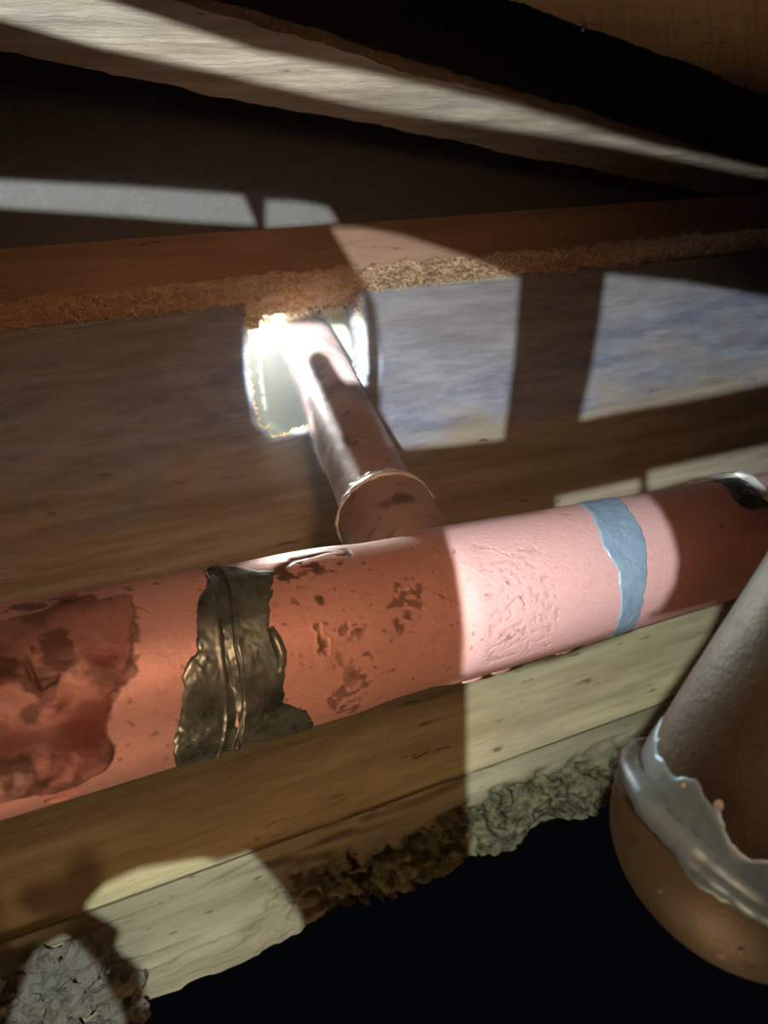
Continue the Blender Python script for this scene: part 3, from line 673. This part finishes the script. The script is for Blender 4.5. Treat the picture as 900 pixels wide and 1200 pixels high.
# ================================================================== added unseen light mask: housing and a plate cut to shape the light patches
W = lambda *a: [hit(x, y, 1, 0) for x, y in a]
def K(*a): return [hit(x, y, 1, .125) for x, y in a]
def LF(*a): return [hit(x, y, 1, LY0) for x, y in a]
def PI_(*a): return [MP.pt(np.array(t), np.array(p), np.array(MP.r)) for t, p in tp(a)]
def BT(*a): return [hit(x, y, 2, ZB) for x, y in a]
openings = [  # cut-outs drawn to throw the wanted light patches
    K((-260, 190), (0, 211), (150, 219), (285, 229), (292, 245), (302, 267), (230, 263), (150, 256), (0, 246), (-260, 222)),
    K((312, 235), (345, 236), (384, 243), (398, 264), (350, 268))+K((311, 270)),
    LF((386, 266), (425, 268), (470, 276), (545, 300), (597, 321))+W((609, 326), (602, 420), (590, 515), (530, 522), (466, 527), (446, 480), (447, 410), (440, 360))+LF((418, 320)),
    W((708, 321), (800, 331), (900, 349), (960, 358), (960, 430), (900, 450), (800, 470), (720, 484), (677, 494), (690, 440), (700, 380)),
    PI_((522, 618), (533, 660), (540, 705), (543, 745), (541, 793), (600, 786), (660, 768), (740, 742), (775, 712), (790, 684), (794, 655), (786, 622), (772, 595), (757, 574), (690, 585), (600, 600)),
    W((546, 796), (650, 772), (738, 738), (760, 724), (795, 717), (846, 704), (828, 745), (764, 835), (720, 900), (700, 940), (690, 990), (552, 1040), (546, 900)),
    W((650, 583), (750, 561), (748, 590), (650, 605)),
    W((756, 553), (900, 521), (912, 518), (912, 560), (900, 578), (880, 570), (850, 560), (810, 561), (756, 578)),
    W((98, 1062), (125, 1032), (165, 1014), (235, 1002), (258, 1005), (293, 994), (325, 1028), (350, 1065), (365, 1100), (300, 1140), (170, 1180), (168, 1135), (136, 1112), (142, 1088)),
    W((0, 1230), (48, 1108), (75, 1092), (100, 1098), (122, 1120), (135, 1150), (150, 1175), (160, 1230)),
    [P(x, y, .45) for x, y in ((338, 381), (394, 378), (408, 400), (430, 452), (412, 452), (398, 434), (388, 418), (376, 413), (366, 417), (362, 432), (366, 462), (374, 500), (388, 560), (374, 530), (362, 480), (350, 430))],
    [P(x, y, .45) for x, y in ((410, 374), (426, 340), (430, 440), (419, 449), (411, 420))],
    W((286, 380), (290, 380), (294, 440), (301, 490), (322, 507), (346, 501), (356, 497), (360, 506), (322, 516), (297, 494), (289, 440)),
    BT((-200, -140), (120, 0), (300, 60), (420, 84), (600, 124), (760, 170), (900, 200), (900, 212), (700, 172), (560, 150), (420, 128), (250, 88), (120, 60), (-200, -30)),
]
fwd = -(RC @ np.array([0, 0, 1.0])); PC = LAMP+fwd*.021; pr, pu = RC @ np.array([1., 0, 0]), RC @ np.array([0, 1., 0])
def to_panel(p):
    d = p-LAMP; k = ((PC-LAMP)@fwd)/(d@fwd); h = LAMP+d*k-PC; return h@pr, h@pu
ops = [[to_panel(p) for p in o] for o in openings]
S = .031; NO = 64; outer = [(S*math.cos(2*math.pi*i/NO), S*math.sin(2*math.pi*i/NO)) for i in range(NO)]; pts = list(outer); ed = [(i, (i+1) % NO) for i in range(NO)]
for o in ops:
    b = len(pts); pts += o; ed += [(b+i, b+(i+1) % len(o)) for i in range(len(o))]
r = geometry.delaunay_2d_cdt([Vector(p) for p in pts], ed, [], 0, 1e-7)
v2 = np.array([tuple(v) for v in r[0]]); tri = np.array([tuple(f) for f in r[2]]); cen = v2[tri].mean(1)
solid = np.ones(len(tri), bool)
for o in ops: solid &= poly_sd(cen[:, 0], cen[:, 1], o) < 0
tri = tri[solid]
TP = .0002
Vf = PC+v2[:, :1]*pr+v2[:, 1:]*pu; Vb = Vf-fwd*TP; nV = len(v2); Fs = [tuple(t) for t in tri]+[tuple(t[::-1]+nV) for t in tri]
es = {}
for t in tri:
    for k in range(3): es[(t[k], t[(k+1) % 3])] = 1
for (i, j) in es:
    if (j, i) not in es: Fs.append((j, i, i+nV, j+nV))
mask_body = thing('light_mask', 'black round light mask, added out of view, with cut-outs shaping the light patches', 'light mask', LAMP)
obj('mask_plate', np.concatenate([Vf, Vb]), Fs, M_MASK, mask_body, smooth=False)
prof = [(.0310, .0), (.0322, -.0005), (.0322, -.050), (.026, -.060), (.012, -.066), (.012, -.120), (.0, -.120)]
prof2 = prof+[(.0, -.116), (.010, -.114), (.010, -.068), (.024, -.056), (.0308, -.046), (.0308, .0)]
V = [LAMP+fwd*(.021+z)+(pr*math.cos(2*math.pi*i/NO)+pu*math.sin(2*math.pi*i/NO))*q_ for q_, z in prof2 for i in range(NO)]
obj('housing', V, grid_faces(len(prof2), NO, True), M_MASK, mask_body)

# ================================================================== thin haze volume added to imitate lens glare around the lit hole
hz = bpy.data.materials.new('glare_haze'); hz.use_nodes = True; nt = hz.node_tree; nt.nodes.remove(nt.nodes['Principled BSDF'])
vsn = N(nt, 'ShaderNodeVolumeScatter'); vsn.inputs['Color'].default_value = (.80, .88, 1.0, 1); vsn.inputs['Anisotropy'].default_value = .35
vsn.inputs['Density'].default_value = .55
nt.links.new(vsn.outputs[0], nt.nodes['Material Output'].inputs['Volume'])
V, F = lump((.03, .0, 1.92), .15, 3, (1.6, .62, .95), 24, 36, .0)
obj('glare_haze', V, np.ascontiguousarray(F), hz, kind='stuff', label='thin bluish haze added to imitate glare around the lit hole', cat='haze', origin=(.03, 0, 1.92))
